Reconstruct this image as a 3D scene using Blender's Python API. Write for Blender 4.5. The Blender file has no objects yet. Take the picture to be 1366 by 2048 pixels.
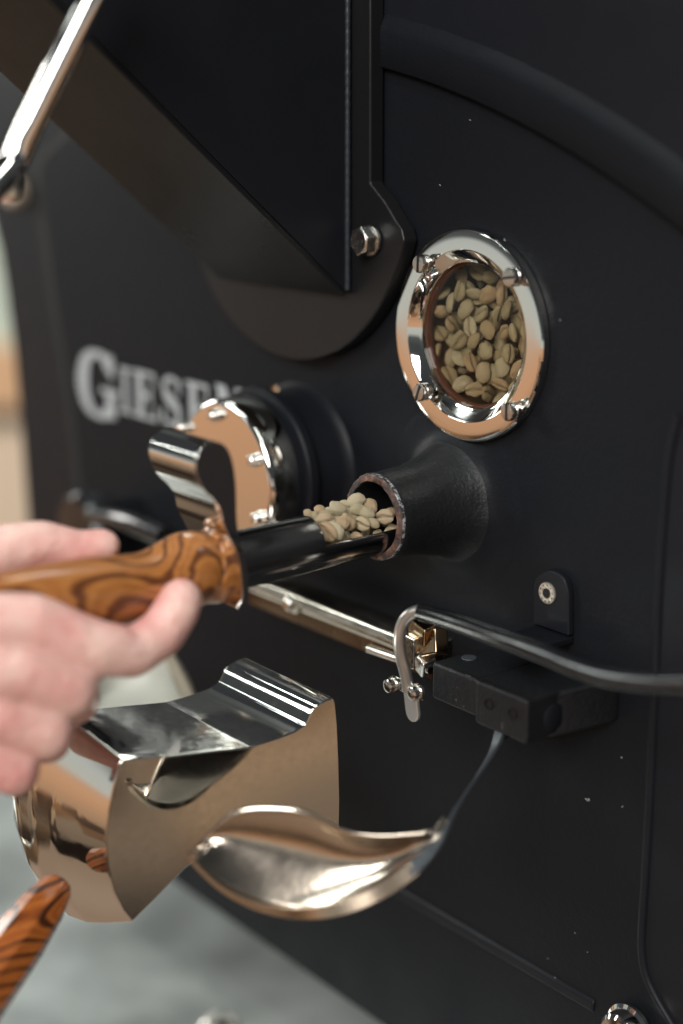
import bpy, bmesh, math, random
from mathutils import Vector, Matrix, Quaternion, noise
random.seed(7)
PI = math.pi
sc = bpy.context.scene
col = sc.collection

# ------------------------------------------------------------------ camera
FPX = 3100.0                                  # focal length in photograph pixels (1366 x 2048)
TH = math.atan(819 / FPX)                     # pitch down
AZ = math.atan(2588 * math.cos(TH) / FPX)     # angle between the view and the face plate
FH = Vector((-math.cos(AZ), math.sin(AZ), 0))
FWD = FH * math.cos(TH) + Vector((0, 0, -math.sin(TH)))
RGT = Vector((math.sin(AZ), math.cos(AZ), 0))
UPV = RGT.cross(FWD)
def ray(px, py): return FWD + RGT * ((px - 683) / FPX) - UPV * ((py - 1024) / FPX)
CAM = Vector((0, 0, 1.35)) - ray(937, 670) * .70
def at(px, py, ax, v):                        # measured point on a plane of the machine (x, y or z = v; z counted from the sight glass)
    k = 'xyz'.index(ax)
    if ax == 'z': v += 1.35
    d = ray(px, py); return CAM + d * ((v - CAM[k]) / d[k])
def atd(px, py, dist): return CAM + ray(px, py) * dist
Z0 = 1.35
cam = bpy.data.cameras.new('camera'); camo = bpy.data.objects.new('camera', cam); col.objects.link(camo)
camo.matrix_world = Matrix(((RGT.x, UPV.x, -FWD.x, CAM.x), (RGT.y, UPV.y, -FWD.y, CAM.y), (RGT.z, UPV.z, -FWD.z, CAM.z), (0, 0, 0, 1)))
cam.sensor_fit = 'VERTICAL'; cam.sensor_height = 36; cam.lens = FPX / 2048 * 36
cam.clip_start = .02; cam.clip_end = 60
cam.dof.use_dof = True; cam.dof.focus_distance = .695; cam.dof.aperture_fstop = 2.35
sc.camera = camo

# ------------------------------------------------------------------ world: the dim room around
w = bpy.data.worlds.new('World'); sc.world = w; w.use_nodes = True
nt = w.node_tree; N = nt.nodes; L = nt.links
bg = N['Background']; tc = N.new('ShaderNodeTexCoord'); sp = N.new('ShaderNodeSeparateXYZ')
L.new(tc.outputs['Generated'], sp.inputs[0])
mr = N.new('ShaderNodeMapRange'); mr.inputs[1].default_value = -1; mr.inputs[2].default_value = 1
L.new(sp.outputs[2], mr.inputs[0]); rp = N.new('ShaderNodeValToRGB'); L.new(mr.outputs[0], rp.inputs[0])
e = rp.color_ramp.elements
stops = [(-1, (.05, .04, .035)), (-.485, (.05, .04, .032)), (-.462, (.20, .145, .10)), (-.36, (.26, .185, .125)), (-.30, (.44, .27, .16)), (-.19, (.66, .36, .20)), (-.155, (.62, .38, .24)),
         (-.125, (.56, .56, .51)), (-.05, (.52, .55, .52)), (.01, (.10, .11, .11)), (.11, (.06, .066, .07)), (1, (.02, .022, .026))]
while len(e) < len(stops): e.new(.5)
for i, (z, c) in enumerate(stops): e[i].position = (z + 1) / 2; e[i].color = c + (1,)
vo = N.new('ShaderNodeTexVoronoi'); vo.distance = 'CHEBYCHEV'; vo.inputs['Scale'].default_value = 10; L.new(tc.outputs['Generated'], vo.inputs['Vector'])
vr_ = N.new('ShaderNodeValToRGB'); L.new(vo.outputs['Color'], vr_.inputs[0]); ve = vr_.color_ramp.elements; ve.new(.4); ve.new(.6); vr_.color_ramp.interpolation = 'CONSTANT'
for q_, (p_, c_) in enumerate([(0, (.25, .22, .22)), (.3, (1, 1, 1)), (.55, (.7, .55, .45)), (.72, (1.5, 1.4, 1.25))]): ve[q_].position = p_; ve[q_].color = c_ + (1,)
mk = N.new('ShaderNodeMapRange'); mk.inputs[1].default_value = -.275; mk.inputs[2].default_value = -.30; L.new(sp.outputs[2], mk.inputs[0])
mw = N.new('ShaderNodeMix'); mw.data_type = 'RGBA'; mw.blend_type = 'MULTIPLY'; L.new(mk.outputs[0], mw.inputs[0]); L.new(rp.outputs[0], mw.inputs[6]); L.new(vr_.outputs[0], mw.inputs[7]); L.new(mw.outputs[2], bg.inputs[0]); bg.inputs[1].default_value = 1.0

def area(name, loc, target, sx, sy, power, color):
    l = bpy.data.lights.new(name, 'AREA'); l.shape = 'RECTANGLE'; l.size = sx; l.size_y = sy; l.energy = power; l.color = color
    o = bpy.data.objects.new(name, l); col.objects.link(o); o.location = loc
    o.rotation_euler = (Vector(target) - Vector(loc)).to_track_quat('-Z', 'Y').to_euler(); return o
S0 = Vector((0, 0, 1.35))
area('window_and_fill_light', (-2.1, -2.0, 2.6), S0, .8, .8, 28, (.92, 1.0, .96))
area('window_and_fill_light', (1.2, -1.9, 2.5), S0, 1.2, 1.0, 62, (1, .98, .95))  # unseen fill added to brighten the hand and beans, not a window
area('added_overhead_light', (-.35, .35, 2.75), S0, .8, .5, 16, (.95, 1, .98))  # added overhead to light the chute bowl and rim edge, no real panel
def strip(loc, yaw, power, ln=1.0):
    o = area('ceiling_strip_light', loc, (loc[0], loc[1], 0), ln, .05, power, (.93, 1.0, .97)); o.rotation_euler = (0, 0, yaw); return o
strip((-.45, -1.05, 2.75), .05, 7); strip((.35, -.75, 2.75), .05, 7); strip((-1.3, -.2, 2.75), .05, 6); strip((-3.3, -2.5, 2.75), -.7, 14, 1.6); strip((-2.6, -3.2, 2.75), -.7, 14, 1.6)
area('window_and_fill_light', (-3.6, -.4, 2.2), (-2.2, 1.6, .9), 1.0, 1.0, 45, (1, .97, .92))  # extra lamp added to brighten the panels left of the machine
sc.view_settings.view_transform = 'Standard'; sc.view_settings.look = 'None'
sc.view_settings.exposure = 0; sc.view_settings.gamma = 1
sc.cycles.max_bounces = 10; sc.cycles.glossy_bounces = 6; sc.cycles.transparent_max_bounces = 8
sc.cycles.sample_clamp_indirect = 6; sc.cycles.caustics_refractive = False
sc.cycles.use_denoising = True

# ------------------------------------------------------------------ materials
def mat(name, base, rough=.5, metal=0, **k):
    m = bpy.data.materials.new(name); m.use_nodes = True; b = m.node_tree.nodes['Principled BSDF']
    b.inputs['Base Color'].default_value = tuple(base) + (1,); b.inputs['Roughness'].default_value = rough; b.inputs['Metallic'].default_value = metal
    for kk, v in k.items(): b.inputs[kk.replace('_', ' ')].default_value = v
    return m
def nodes(m): return m.node_tree.nodes, m.node_tree.links, m.node_tree.nodes['Principled BSDF']
def objco(m):
    n, l, b = nodes(m); t = n.new('ShaderNodeTexCoord'); return t.outputs['Object']
def add_noise(m, scale, detail=4, co=None, rough=.55):
    n, l, b = nodes(m); t = n.new('ShaderNodeTexNoise'); t.inputs['Scale'].default_value = scale; t.inputs['Detail'].default_value = detail
    t.inputs['Roughness'].default_value = rough; l.new(co or objco(m), t.inputs['Vector']); return t
def add_bump(m, layers):
    n, l, b = nodes(m); prev = None
    for (scale, dist, detail) in layers:
        t = add_noise(m, scale, detail); u = n.new('ShaderNodeBump'); u.inputs['Distance'].default_value = dist; u.inputs['Strength'].default_value = 1
        l.new(t.outputs[0], u.inputs['Height'])
        if prev: l.new(prev.outputs[0], u.inputs['Normal'])
        prev = u
    l.new(prev.outputs[0], b.inputs['Normal']); return prev
def ramp(m, src, stops):
    n, l, b = nodes(m); r = n.new('ShaderNodeValToRGB'); l.new(src, r.inputs[0]); e = r.color_ramp.elements
    while len(e) < len(stops): e.new(.5)
    for i, (p, c) in enumerate(stops): e[i].position = p; e[i].color = tuple(c) + (1,)
    return r
def rough_var(m, scale, lo, hi, detail=5):
    n, l, b = nodes(m); t = add_noise(m, scale, detail); q = n.new('ShaderNodeMapRange'); q.inputs[1].default_value = .3; q.inputs[2].default_value = .7
    q.inputs[3].default_value = lo; q.inputs[4].default_value = hi; l.new(t.outputs[0], q.inputs[0]); l.new(q.outputs[0], b.inputs['Roughness'])

def dusty(m, base, fleck, thresh=.74, scale=170):
    n, l, b = nodes(m); t = add_noise(m, scale, 2); t2 = add_noise(m, 14, 2)
    mul = n.new('ShaderNodeMath'); mul.operation = 'MULTIPLY_ADD'; mul.inputs[1].default_value = .45; l.new(t2.outputs[0], mul.inputs[0]); l.new(t.outputs[0], mul.inputs[2])
    r = ramp(m, mul.outputs[0], [(0, base), (thresh + .235, base), (thresh + .25, fleck)]); l.new(r.outputs[0], b.inputs['Base Color'])
M = {}
M['face'] = mat('cast_black_paint', (.0080, .0088, .0112), .5, 0, Specular_IOR_Level=.11); add_bump(M['face'], [(600, .00018, 3), (160, .00022, 3)]); rough_var(M['face'], 30, .42, .55)
M['paint'] = mat('smooth_black_paint', (.0092, .0100, .0128), .42, 0, Specular_IOR_Level=.16); add_bump(M['paint'], [(700, .00006, 2), (8, .0008, 2)]); rough_var(M['paint'], 45, .36, .52)
M['cast'] = mat('rough_cast_iron', (.010, .0104, .012), .46, 0, Specular_IOR_Level=.34); add_bump(M['cast'], [(650, .00035, 4), (170, .0004, 3)]); dusty(M['cast'], (.0092, .0096, .0110), (.10, .10, .10), .79, 400)
M['sheen'] = mat('satin_black_sheet', (.009, .009, .0098), .3, 0, Specular_IOR_Level=.27); rough_var(M['sheen'], 20, .26, .38); add_bump(M['sheen'], [(6, .001, 2)])
M['gloss'] = mat('glossy_black_pipe', (.007, .0075, .009), .18); rough_var(M['gloss'], 300, .12, .22); add_bump(M['gloss'], [(600, .00005, 2)])
M['chrome'] = mat('polished_steel', (.82, .80, .77), .05, 1); rough_var(M['chrome'], 60, .035, .09); add_bump(M['chrome'], [(14, .0006, 2)])
M['mirror'] = mat('mirror_steel', (.80, .78, .74), .03, 1); rough_var(M['mirror'], 150, .02, .06); add_bump(M['mirror'], [(9, .0003, 1)])
M['brushed'] = mat('brushed_steel', (.66, .60, .52), .22, 1); rough_var(M['brushed'], 80, .14, .27); add_bump(M['brushed'], [(16, .001, 2)])
M['bolt'] = mat('bright_zinc', (.74, .72, .68), .16, 1); rough_var(M['bolt'], 500, .1, .3); add_bump(M['bolt'], [(500, .0001, 3)])
M['darkchrome'] = mat('black_chrome', (.42, .41, .40), .12, 1); rough_var(M['darkchrome'], 120, .09, .17)
M['brass'] = mat('tarnished_brass', (.40, .29, .18), .16, 1)
M['darkreflect'] = mat('dark_reflection_steel', (.16, .115, .08), .2, 1); rough_var(M['darkreflect'], 60, .12, .3)  # polished metal darkened, a dark reflection put into its colour
M['cutedge'] = mat('worn_blue_grey_edge', (.050, .058, .066), .42, .4); add_bump(M['cutedge'], [(900, .0003, 2)])
M['satin'] = mat('satin_steel', (.78, .74, .70), .3, .8)
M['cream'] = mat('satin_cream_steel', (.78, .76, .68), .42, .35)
M['screwsteel'] = mat('turned_steel', (.55, .52, .49), .24, 1); add_bump(M['screwsteel'], [(700, .0001, 2)])
M['bowlsteel'] = mat('satin_polished_cast', (.60, .52, .43), .18, 1); rough_var(M['bowlsteel'], 60, .16, .26); add_bump(M['bowlsteel'], [(14, .0015, 2), (300, .00006, 2)])
M['lip'] = mat('brown_polished_edge', (.52, .42, .32), .26, 1)
M['weld'] = mat('painted_weld', (.020, .024, .030), .40, 0, Specular_IOR_Level=.35)
M['castmirror'] = mat('mirror_polished_casting', (.78, .76, .72), .05, 1); rough_var(M['castmirror'], 260, .03, .10); add_bump(M['castmirror'], [(9, .0004, 1)])
M['recess_shade'] = mat('recess_shade_black', (.006, .006, .006), .7)  # near-black colour standing for the shade inside small recesses
M['letter'] = mat('silver_lettering', (.37, .39, .40), .5)
M['fabric'] = mat('braided_wire', (.60, .58, .55), .3, .9)
M['tray'] = mat('tray_steel', (.34, .37, .36), .42, .6)
n, l, b = nodes(M['tray']); t = add_noise(M['tray'], 9, 3); r = ramp(M['tray'], t.outputs[0], [(.35, (.46, .48, .46)), (.5, (.70, .73, .70)), (.68, (.95, .98, .94))]); l.new(r.outputs[0], b.inputs['Base Color'])
M['timber'] = mat('pale_timber', (.85, .52, .30), .6)
M['paneldark'] = mat('dark_frame', (.05, .06, .06), .6)
M['palewall'] = mat('pale_green_wall', (.66, .74, .64), .8)

def wood(name, light, mid, dark, scale, rot, off, dist=3.2, ys=.13):
    m = mat(name, mid, .36, 0, Coat_Weight=.45, Coat_Roughness=.16); n, l, b = nodes(m)
    mp = n.new('ShaderNodeMapping'); mp.inputs['Rotation'].default_value = rot; mp.inputs['Location'].default_value = off; mp.inputs['Scale'].default_value = (scale, scale * ys, scale)
    l.new(objco(m), mp.inputs[0])
    w_ = n.new('ShaderNodeTexWave'); w_.wave_type = 'RINGS'; w_.rings_direction = 'Y'; w_.inputs['Scale'].default_value = 1.0; w_.inputs['Distortion'].default_value = dist
    w_.inputs['Detail'].default_value = 3; w_.inputs['Detail Scale'].default_value = 1.1; l.new(mp.outputs[0], w_.inputs[0])
    r = ramp(m, w_.outputs['Fac'], [(0, dark), (.10, dark), (.26, mid), (.6, light), (1, mid)])
    mp2 = n.new('ShaderNodeMapping'); mp2.inputs['Scale'].default_value = (1600, 60, 1600); l.new(objco(m), mp2.inputs[0])
    t = n.new('ShaderNodeTexNoise'); t.inputs['Scale'].default_value = 1; t.inputs['Detail'].default_value = 3; l.new(mp2.outputs[0], t.inputs[0])
    r2 = ramp(m, t.outputs[0], [(.3, (.62, .58, .55)), (.6, (1, 1, 1))])
    mx = n.new('ShaderNodeMix'); mx.data_type = 'RGBA'; mx.blend_type = 'MULTIPLY'; mx.inputs[0].default_value = .8
    l.new(r.outputs[0], mx.inputs[6]); l.new(r2.outputs[0], mx.inputs[7]); l.new(mx.outputs[2], b.inputs['Base Color']); return m
M['wood'] = wood('olive_wood', (.46, .19, .05), (.36, .13, .032), (.13, .042, .013), 150, (.05, 0, .04), (.35, 0, .1), 2.6, .07)
M['wood2'] = wood('striped_olive_wood', (.46, .15, .028), (.33, .085, .014), (.06, .018, .006), 80, (0, .5, .9), (.1, .2, 0))

M['bean'] = mat('green_coffee', (.5, .38, .19), .5, 0, Subsurface_Weight=.0, Subsurface_Scale=.002)
n, l, b = nodes(M['bean']); oi = n.new('ShaderNodeObjectInfo'); r = ramp(M['bean'], oi.outputs['Random'], [(0, (.82, .66, .42)), (.2, (.72, .62, .38)), (.4, (.88, .76, .54)), (.6, (.62, .51, .31)), (.8, (.86, .60, .37)), (1, (.82, .72, .50))])
t = add_noise(M['bean'], 260, 4); r2 = ramp(M['bean'], t.outputs[0], [(.3, (.62, .58, .5)), (.55, (1, 1, 1)), (.75, (1.0, .98, .9))])
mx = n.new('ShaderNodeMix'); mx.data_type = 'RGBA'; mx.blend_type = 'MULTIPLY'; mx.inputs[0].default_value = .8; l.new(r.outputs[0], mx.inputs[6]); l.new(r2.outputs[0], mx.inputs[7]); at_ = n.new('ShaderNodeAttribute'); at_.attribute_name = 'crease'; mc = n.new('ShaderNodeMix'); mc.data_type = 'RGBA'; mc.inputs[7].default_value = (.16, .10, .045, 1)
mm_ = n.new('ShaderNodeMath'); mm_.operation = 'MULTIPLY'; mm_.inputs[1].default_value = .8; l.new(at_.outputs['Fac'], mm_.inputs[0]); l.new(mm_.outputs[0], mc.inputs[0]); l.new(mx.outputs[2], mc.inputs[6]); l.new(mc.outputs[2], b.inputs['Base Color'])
add_bump(M['bean'], [(900, .0002, 3), (300, .0006, 3)])

M['skin'] = mat('skin', (.66, .37, .29), .42, 0, Subsurface_Weight=.25, Subsurface_Scale=.006, Subsurface_Radius=(1, .35, .2))
n, l, b = nodes(M['skin']); t = add_noise(M['skin'], 38, 4); r = ramp(M['skin'], t.outputs[0], [(.34, (.66, .30, .27)), (.5, (.73, .415, .365)), (.64, (.80, .53, .46))]); l.new(r.outputs[0], b.inputs['Base Color'])
add_bump(M['skin'], [(70, .002, 4), (420, .0005, 3)])

M['rim'] = mat('rusty_chipped_rim', (.05, .035, .03), .7); n, l, b = nodes(M['rim'])
t = add_noise(M['rim'], 210, 5, rough=.65); r = ramp(M['rim'], t.outputs[0], [(.38, (.016, .014, .014)), (.5, (.05, .028, .022)), (.6, (.13, .06, .04)), (.72, (.22, .18, .16))]); l.new(r.outputs[0], b.inputs['Base Color']); add_bump(M['rim'], [(420, .0008, 4)])
M['chip'] = mat('bare_chipped_edge', (.35, .36, .37), .4, .6); n, l, b = nodes(M['chip'])
t = add_noise(M['chip'], 520, 4, rough=.7); r = ramp(M['chip'], t.outputs[0], [(.46, (.02, .02, .022)), (.53, (.30, .31, .32)), (.7, (.6, .6, .6))]); l.new(r.outputs[0], b.inputs['Base Color']); add_bump(M['chip'], [(600, .001, 4)])

M['glass'] = bpy.data.materials.new('sight_pane'); M['glass'].use_nodes = True; n = M['glass'].node_tree.nodes; l = M['glass'].node_tree.links; n.remove(n['Principled BSDF'])
tr = n.new('ShaderNodeBsdfTransparent'); tr.inputs[0].default_value = (.92, .90, .82, 1); gl = n.new('ShaderNodeBsdfGlossy'); gl.inputs['Roughness'].default_value = .02
fr = n.new('ShaderNodeLayerWeight'); fr.inputs[0].default_value = .24; mxs = n.new('ShaderNodeMixShader'); l.new(fr.outputs[0], mxs.inputs[0]); l.new(tr.outputs[0], mxs.inputs[1]); l.new(gl.outputs[0], mxs.inputs[2]); l.new(mxs.outputs[0], n['Material Output'].inputs[0])

# ------------------------------------------------------------------ helpers
WO = {}
def finish(name, bm, m, parent=None, smooth=35, bevel=0, segs=2, kind=None, label=None, mats=None):
    bmesh.ops.remove_doubles(bm, verts=bm.verts, dist=1e-6)
    bmesh.ops.recalc_face_normals(bm, faces=bm.faces)
    c = Vector()
    for v in bm.verts: c += v.co
    c /= max(1, len(bm.verts))
    for v in bm.verts: v.co -= c
    me = bpy.data.meshes.new(name); bm.to_mesh(me); bm.free()
    for mm in (mats or [m]): me.materials.append(mm)
    if smooth:
        me.shade_smooth(); me.set_sharp_from_angle(angle=math.radians(smooth))
    o = bpy.data.objects.new(name, me); col.objects.link(o); WO[o.name] = c
    if parent: o.parent = parent; o.location = c - WO[parent.name]
    else: o.location = c
    if bevel:
        md = o.modifiers.new('Bevel', 'BEVEL'); md.width = bevel; md.segments = segs; md.limit_method = 'ANGLE'; md.angle_limit = math.radians(30); md.harden_normals = True
    if kind: o['kind'] = kind
    if label: o['label'] = label
    return o
def thing(name, label, cat, loc, group=None):
    o = bpy.data.objects.new(name, None); col.objects.link(o); o.location = loc; WO[o.name] = Vector(loc); o.empty_display_size = .02
    o['label'] = label; o['category'] = cat
    if group: o['group'] = group
    return o
def tag(o, label, cat, group=None):
    o['label'] = label; o['category'] = cat
    if group: o['group'] = group
    return o
def basis(axis):
    a = Vector(axis).normalized(); u = a.cross(Vector((0, 0, 1)))
    if u.length < .05: u = a.cross(Vector((1, 0, 0)))
    u.normalize(); return a, u, u.cross(a).normalized()
def lathe(bm, org, axis, prof, seg=48, cap0=False, cap1=False, mi=None):
    """prof: (radius, distance along axis)"""
    a, u, v = basis(axis); rings = []
    for (r, h) in prof:
        rings.append([bm.verts.new(Vector(org) + a * h + (u * math.cos(2 * PI * i / seg) + v * math.sin(2 * PI * i / seg)) * r) for i in range(seg)])
    for k in range(len(rings) - 1):
        for i in range(seg):
            f = bm.faces.new((rings[k][i], rings[k][(i + 1) % seg], rings[k + 1][(i + 1) % seg], rings[k + 1][i]))
            if mi: f.material_index = mi[k]
    if cap0: bm.faces.new(rings[0])
    if cap1: bm.faces.new(rings[-1])
    return rings
def tube(bm, pts, rad, seg=16, caps=True):
    pts = [Vector(p) for p in pts]; n_ = len(pts); rr = rad if isinstance(rad, (list, tuple)) else [rad] * n_
    t0 = (pts[1] - pts[0]).normalized(); a, u, v = basis(t0); rings = []
    for i, p in enumerate(pts):
        t = (pts[min(i + 1, n_ - 1)] - pts[max(i - 1, 0)]).normalized()
        u = (u - t * u.dot(t)).normalized(); v = t.cross(u)
        rings.append([bm.verts.new(p + (u * math.cos(2 * PI * k / seg) + v * math.sin(2 * PI * k / seg)) * rr[i]) for k in range(seg)])
    for k in range(n_ - 1):
        for i in range(seg): bm.faces.new((rings[k][i], rings[k][(i + 1) % seg], rings[k + 1][(i + 1) % seg], rings[k + 1][i]))
    if caps: bm.faces.new(rings[0]); bm.faces.new(rings[-1])
def smooth_path(pts, n_=8, closed=False):
    pts = [Vector(p) for p in pts]; out = []; m_ = len(pts)
    for i in range(m_ if closed else m_ - 1):
        if closed: p0, p1, p2, p3 = (pts[(i + k) % m_] for k in (-1, 0, 1, 2))
        else: p0, p1, p2, p3 = pts[max(i - 1, 0)], pts[i], pts[i + 1], pts[min(i + 2, m_ - 1)]
        for j in range(n_):
            t = j / n_
            out.append(.5 * ((2 * p1) + (p2 - p0) * t + (2 * p0 - 5 * p1 + 4 * p2 - p3) * t * t + (3 * p1 - p0 - 3 * p2 + p3) * t ** 3))
    if not closed: out.append(pts[-1])
    return out
def prism(bm, poly, off):
    off = Vector(off); a = [bm.verts.new(Vector(p)) for p in poly]; b_ = [bm.verts.new(Vector(p) + off) for p in poly]
    bm.faces.new(a); bm.faces.new(b_[::-1]); k = len(a)
    for i in range(k): bm.faces.new((a[i], a[(i + 1) % k], b_[(i + 1) % k], b_[i]))
def box(bm, lo, hi):
    lo, hi = Vector(lo), Vector(hi); prism(bm, [(lo.x, lo.y, lo.z), (hi.x, lo.y, lo.z), (hi.x, lo.y, hi.z), (lo.x, lo.y, hi.z)], (0, hi.y - lo.y, 0))
def plate_holes(poly, holes, thick, back=True):
    """poly/holes: lists of (x,z) at y=y0; plate goes +y by thick"""
    bm = bmesh.new(); loops = []
    for lp in [poly] + holes:
        vs = [bm.verts.new(p) for p in lp]; es = [bm.edges.new((vs[i], vs[(i + 1) % len(vs)])) for i in range(len(vs))]; loops.append((vs, es))
    bmesh.ops.triangle_fill(bm, use_beauty=True, use_dissolve=False, edges=[x for _, es in loops for x in es])
    for vs, es in loops:
        b2 = [bm.verts.new(v.co + Vector((0, thick, 0))) for v in vs]
        for i in range(len(vs)): bm.faces.new((vs[i], vs[(i + 1) % len(vs)], b2[(i + 1) % len(vs)], b2[i]))
    return bm
def circ(cx, cz, r, y, n_=64, a0=0, a1=2 * PI, endpoint=False):
    k = n_ + (1 if endpoint else 0)
    return [Vector((cx + r * math.cos(a0 + (a1 - a0) * i / n_), y, cz + r * math.sin(a0 + (a1 - a0) * i / n_))) for i in range(k)]
OUT = Vector((0, -1, 0))                     # away from the machine's face

# ------------------------------------------------------------------ background (a little of the room shows left of the machine)
bm = bmesh.new(); box(bm, (-1.7, -1.5, -.02), (1.2, 1.5, 0)); finish('floor', bm, mat('brown_floor', (.26, .16, .10), .5), kind='structure', smooth=0)
bd = thing('shelving_unit', 'blurred pale timber panel under a light green wall, left of the dark roaster', 'shelf', (-2.6, 1.6, 0))
def slab(name, m, z0, z1, d=0):
    bm = bmesh.new(); c = at(20, 750, 'y', 1.3); c.z = 0; t = FH.cross(Vector((0, 0, 1))).normalized()
    c = c + FH * d
    prism(bm, [c - t * 1.2 + Vector((0, 0, z0)), c + t * .6 + Vector((0, 0, z0)), c + t * .6 + Vector((0, 0, z1)), c - t * 1.2 + Vector((0, 0, z1))], FH * .05)
    return finish(name, bm, m, bd, smooth=0)
def zb(py): return at(20, py, 'y', 1.3).z
slab('upper_panel', M['palewall'], zb(690), zb(350)); slab('timber_panel', M['timber'], zb(815), zb(690), -.02)
slab('dark_rail', M['paneldark'], zb(845), zb(815), -.01); slab('lower_panel', mat('light_timber', (.95, .74, .55), .6), zb(1300), zb(845)); slab('base_panel', mat('brown_board', (.26, .13, .07), .6), 0.0, zb(1300))

# ------------------------------------------------------------------ the roaster
R = thing('coffee_roaster', 'large black cast iron coffee roaster with sight glass, trier tube and polished fittings', 'coffee roaster', (-.1, .2, .9))
ZB = Z0 - .3812; XR = .26
left = [at(x, y, 'y', 0) for x, y in [(205, 1500), (190, 1250), (172, 1080), (163, 980), (146, 820), (128, 700), (110, 590), (95, 470), (84, 390), (80, 345), (86, 322), (150, 262), (330, 90)]]
poly = [Vector((left[0].x, 0, ZB))] + left + [Vector((left[-1].x + .02, 0, Z0 + .30)), Vector((XR, 0, Z0 + .30)), Vector((XR, 0, ZB))]
TX, TZ = -.0088, Z0 - .079
bm = plate_holes(poly, [circ(0, Z0, .037, 0), circ(TX, TZ, .0160, 0, 40)], .012)
finish('face_plate', bm, M['face'], R, smooth=0)
# outer body behind the plate, left margin seen beyond its edge
lo = [at(x, y, 'y', .035) for x, y in [(90, 1500), (70, 1200), (56, 1040), (42, 850), (28, 700), (14, 590), (0, 500), (-30, 380), (-60, 250), (-120, 60)]]
poly = [Vector((lo[0].x, .035, ZB + .01))] + lo + [Vector((lo[-1].x, .035, Z0 + .35)), Vector((XR, .035, Z0 + .35)), Vector((XR, .035, ZB + .01))]
bm = bmesh.new(); bm2 = plate_holes(poly, [circ(0, Z0, .0375, .035), circ(TX, TZ, .0200, .035, 40)], .5); finish('body_shell', bm2, M['paint'], R, smooth=0)
bm.free()
lg = [at(x, y, 'y', .034) for x, y in [(190, 1250), (168, 1080), (158, 980), (141, 820), (123, 700), (104, 590), (88, 470), (76, 390), (71, 340), (80, 315), (147, 252), (330, 80)]]
bm = bmesh.new(); vv = [[bm.verts.new(p + Vector((-.004, 0, 0))), bm.verts.new(p + Vector((.05, 0, 0)))] for p in lg]
for i in range(len(vv) - 1): bm.faces.new((vv[i][0], vv[i][1], vv[i + 1][1], vv[i + 1][0]))
finish('plate_gap_shade', bm, M['recess_shade'], R, smooth=0)  # flat near-black strip on the shell, painted as shade behind the plate edge
# drum rim band: proud curved band over the plate, and the outer field beyond it
cx, cz, ro = -.1624, Z0 - .4509, .5988; ci, cj, ri = -.1658, Z0 - .4734, .600
def arc(cx, cz, r, y, x0, x1, n_=40): return [Vector((x0 + (x1 - x0) * i / n_, y, cz + math.sqrt(r * r - (x0 + (x1 - x0) * i / n_ - cx) ** 2))) for i in range(n_ + 1)]
bm = bmesh.new(); X0, X1 = -.085, XR
rows = [arc(ci, cj, ri, .001, X0, X1), arc(ci, cj, ri, -.0032, X0, X1), arc(ci, cj, ri + .001, -.0040, X0, X1), arc(cx, cz, ro - .0060, -.0042, X0, X1), arc(cx, cz, ro - .0035, -.0036, X0, X1), arc(cx, cz, ro + .0015, -.0008, X0, X1), arc(cx, cz, ro + .0025, .0004, X0, X1)]
vr = [[bm.verts.new(p) for p in rw] for rw in rows]
for k in range(len(vr) - 1):
    for i in range(len(vr[0]) - 1): bm.faces.new((vr[k][i], vr[k][i + 1], vr[k + 1][i + 1], vr[k + 1][i]))
finish('drum_rim', bm, M['face'], R, smooth=60)
bm = bmesh.new(); up = arc(cx, cz, ro + .0012, -.0008, X0, X1); prism(bm, up + [Vector((X1, -.0008, Z0 + .34)), Vector((X0, -.0008, Z0 + .34))], (0, .0006, 0))
finish('upper_field', bm, M['paint'], R, smooth=0)
# raised door panel at the right with its rolled edge
pp = [(1358, 830), (1338, 920), (1326, 1050), (1317, 1200), (1309, 1400), (1300, 1600), (1291, 1760), (1285, 1850), (1284, 1900), (1291, 1945), (1310, 1990), (1345, 2050), (1390, 2120), (1450, 2200)]
pth = smooth_path([at(x, y, 'y', -.001) for x, y in pp], 6)
bm = bmesh.new(); tube(bm, pth, .0020, 12); finish('rolled_seam', bm, M['paint'], R, smooth=80)
bm = bmesh.new(); prism(bm, [p + Vector((.0005, 0, 0)) for p in pth] + [Vector((XR + .001, -.001, pth[-1].z)), Vector((XR + .001, -.001, pth[0].z))], (0, .0009, 0)); finish('side_panel', bm, M['paint'], R, smooth=0)
# lower front: ledge strip
zl = Z0 - .2959
bm = bmesh.new(); prism(bm, [(-.40, .0005, zl + .0030), (-.40, -.0014, zl + .0012), (-.40, -.0014, zl - .0032), (-.40, .0005, zl - .0045)], (.4925, 0, 0)); finish('ledge_strip', bm, M['paint'], R, bevel=.0012)
# scratches of bare paint
def fleck(px, py, ln, ang, wd=.0003):
    p = at(px, py, 'y', -.0003); d = Vector((math.cos(ang), 0, math.sin(ang))) * ln; q = Vector((-math.sin(ang), 0, math.cos(ang))) * wd
    return [p - d, p + q, p + d, p - q]
bm = bmesh.new()
for i, (x, y) in enumerate([(1175, 1601), (1178, 1599), (1172, 1598), (1243, 1515), (1096, 1917), (1150, 1866), (1175, 1904), (1110, 1955), (1245, 1613), (940, 240), (1010, 480), (880, 370), (1120, 640)]):
    prism(bm, fleck(x, y, random.uniform(.0004, .0010), random.uniform(-.9, .9), .00025 if i < 4 else .00015), (0, -.0001, 0))
finish('paint_chips', bm, mat('pale_chip', (.5, .48, .45), .5), R, smooth=0, kind='stuff')

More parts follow.
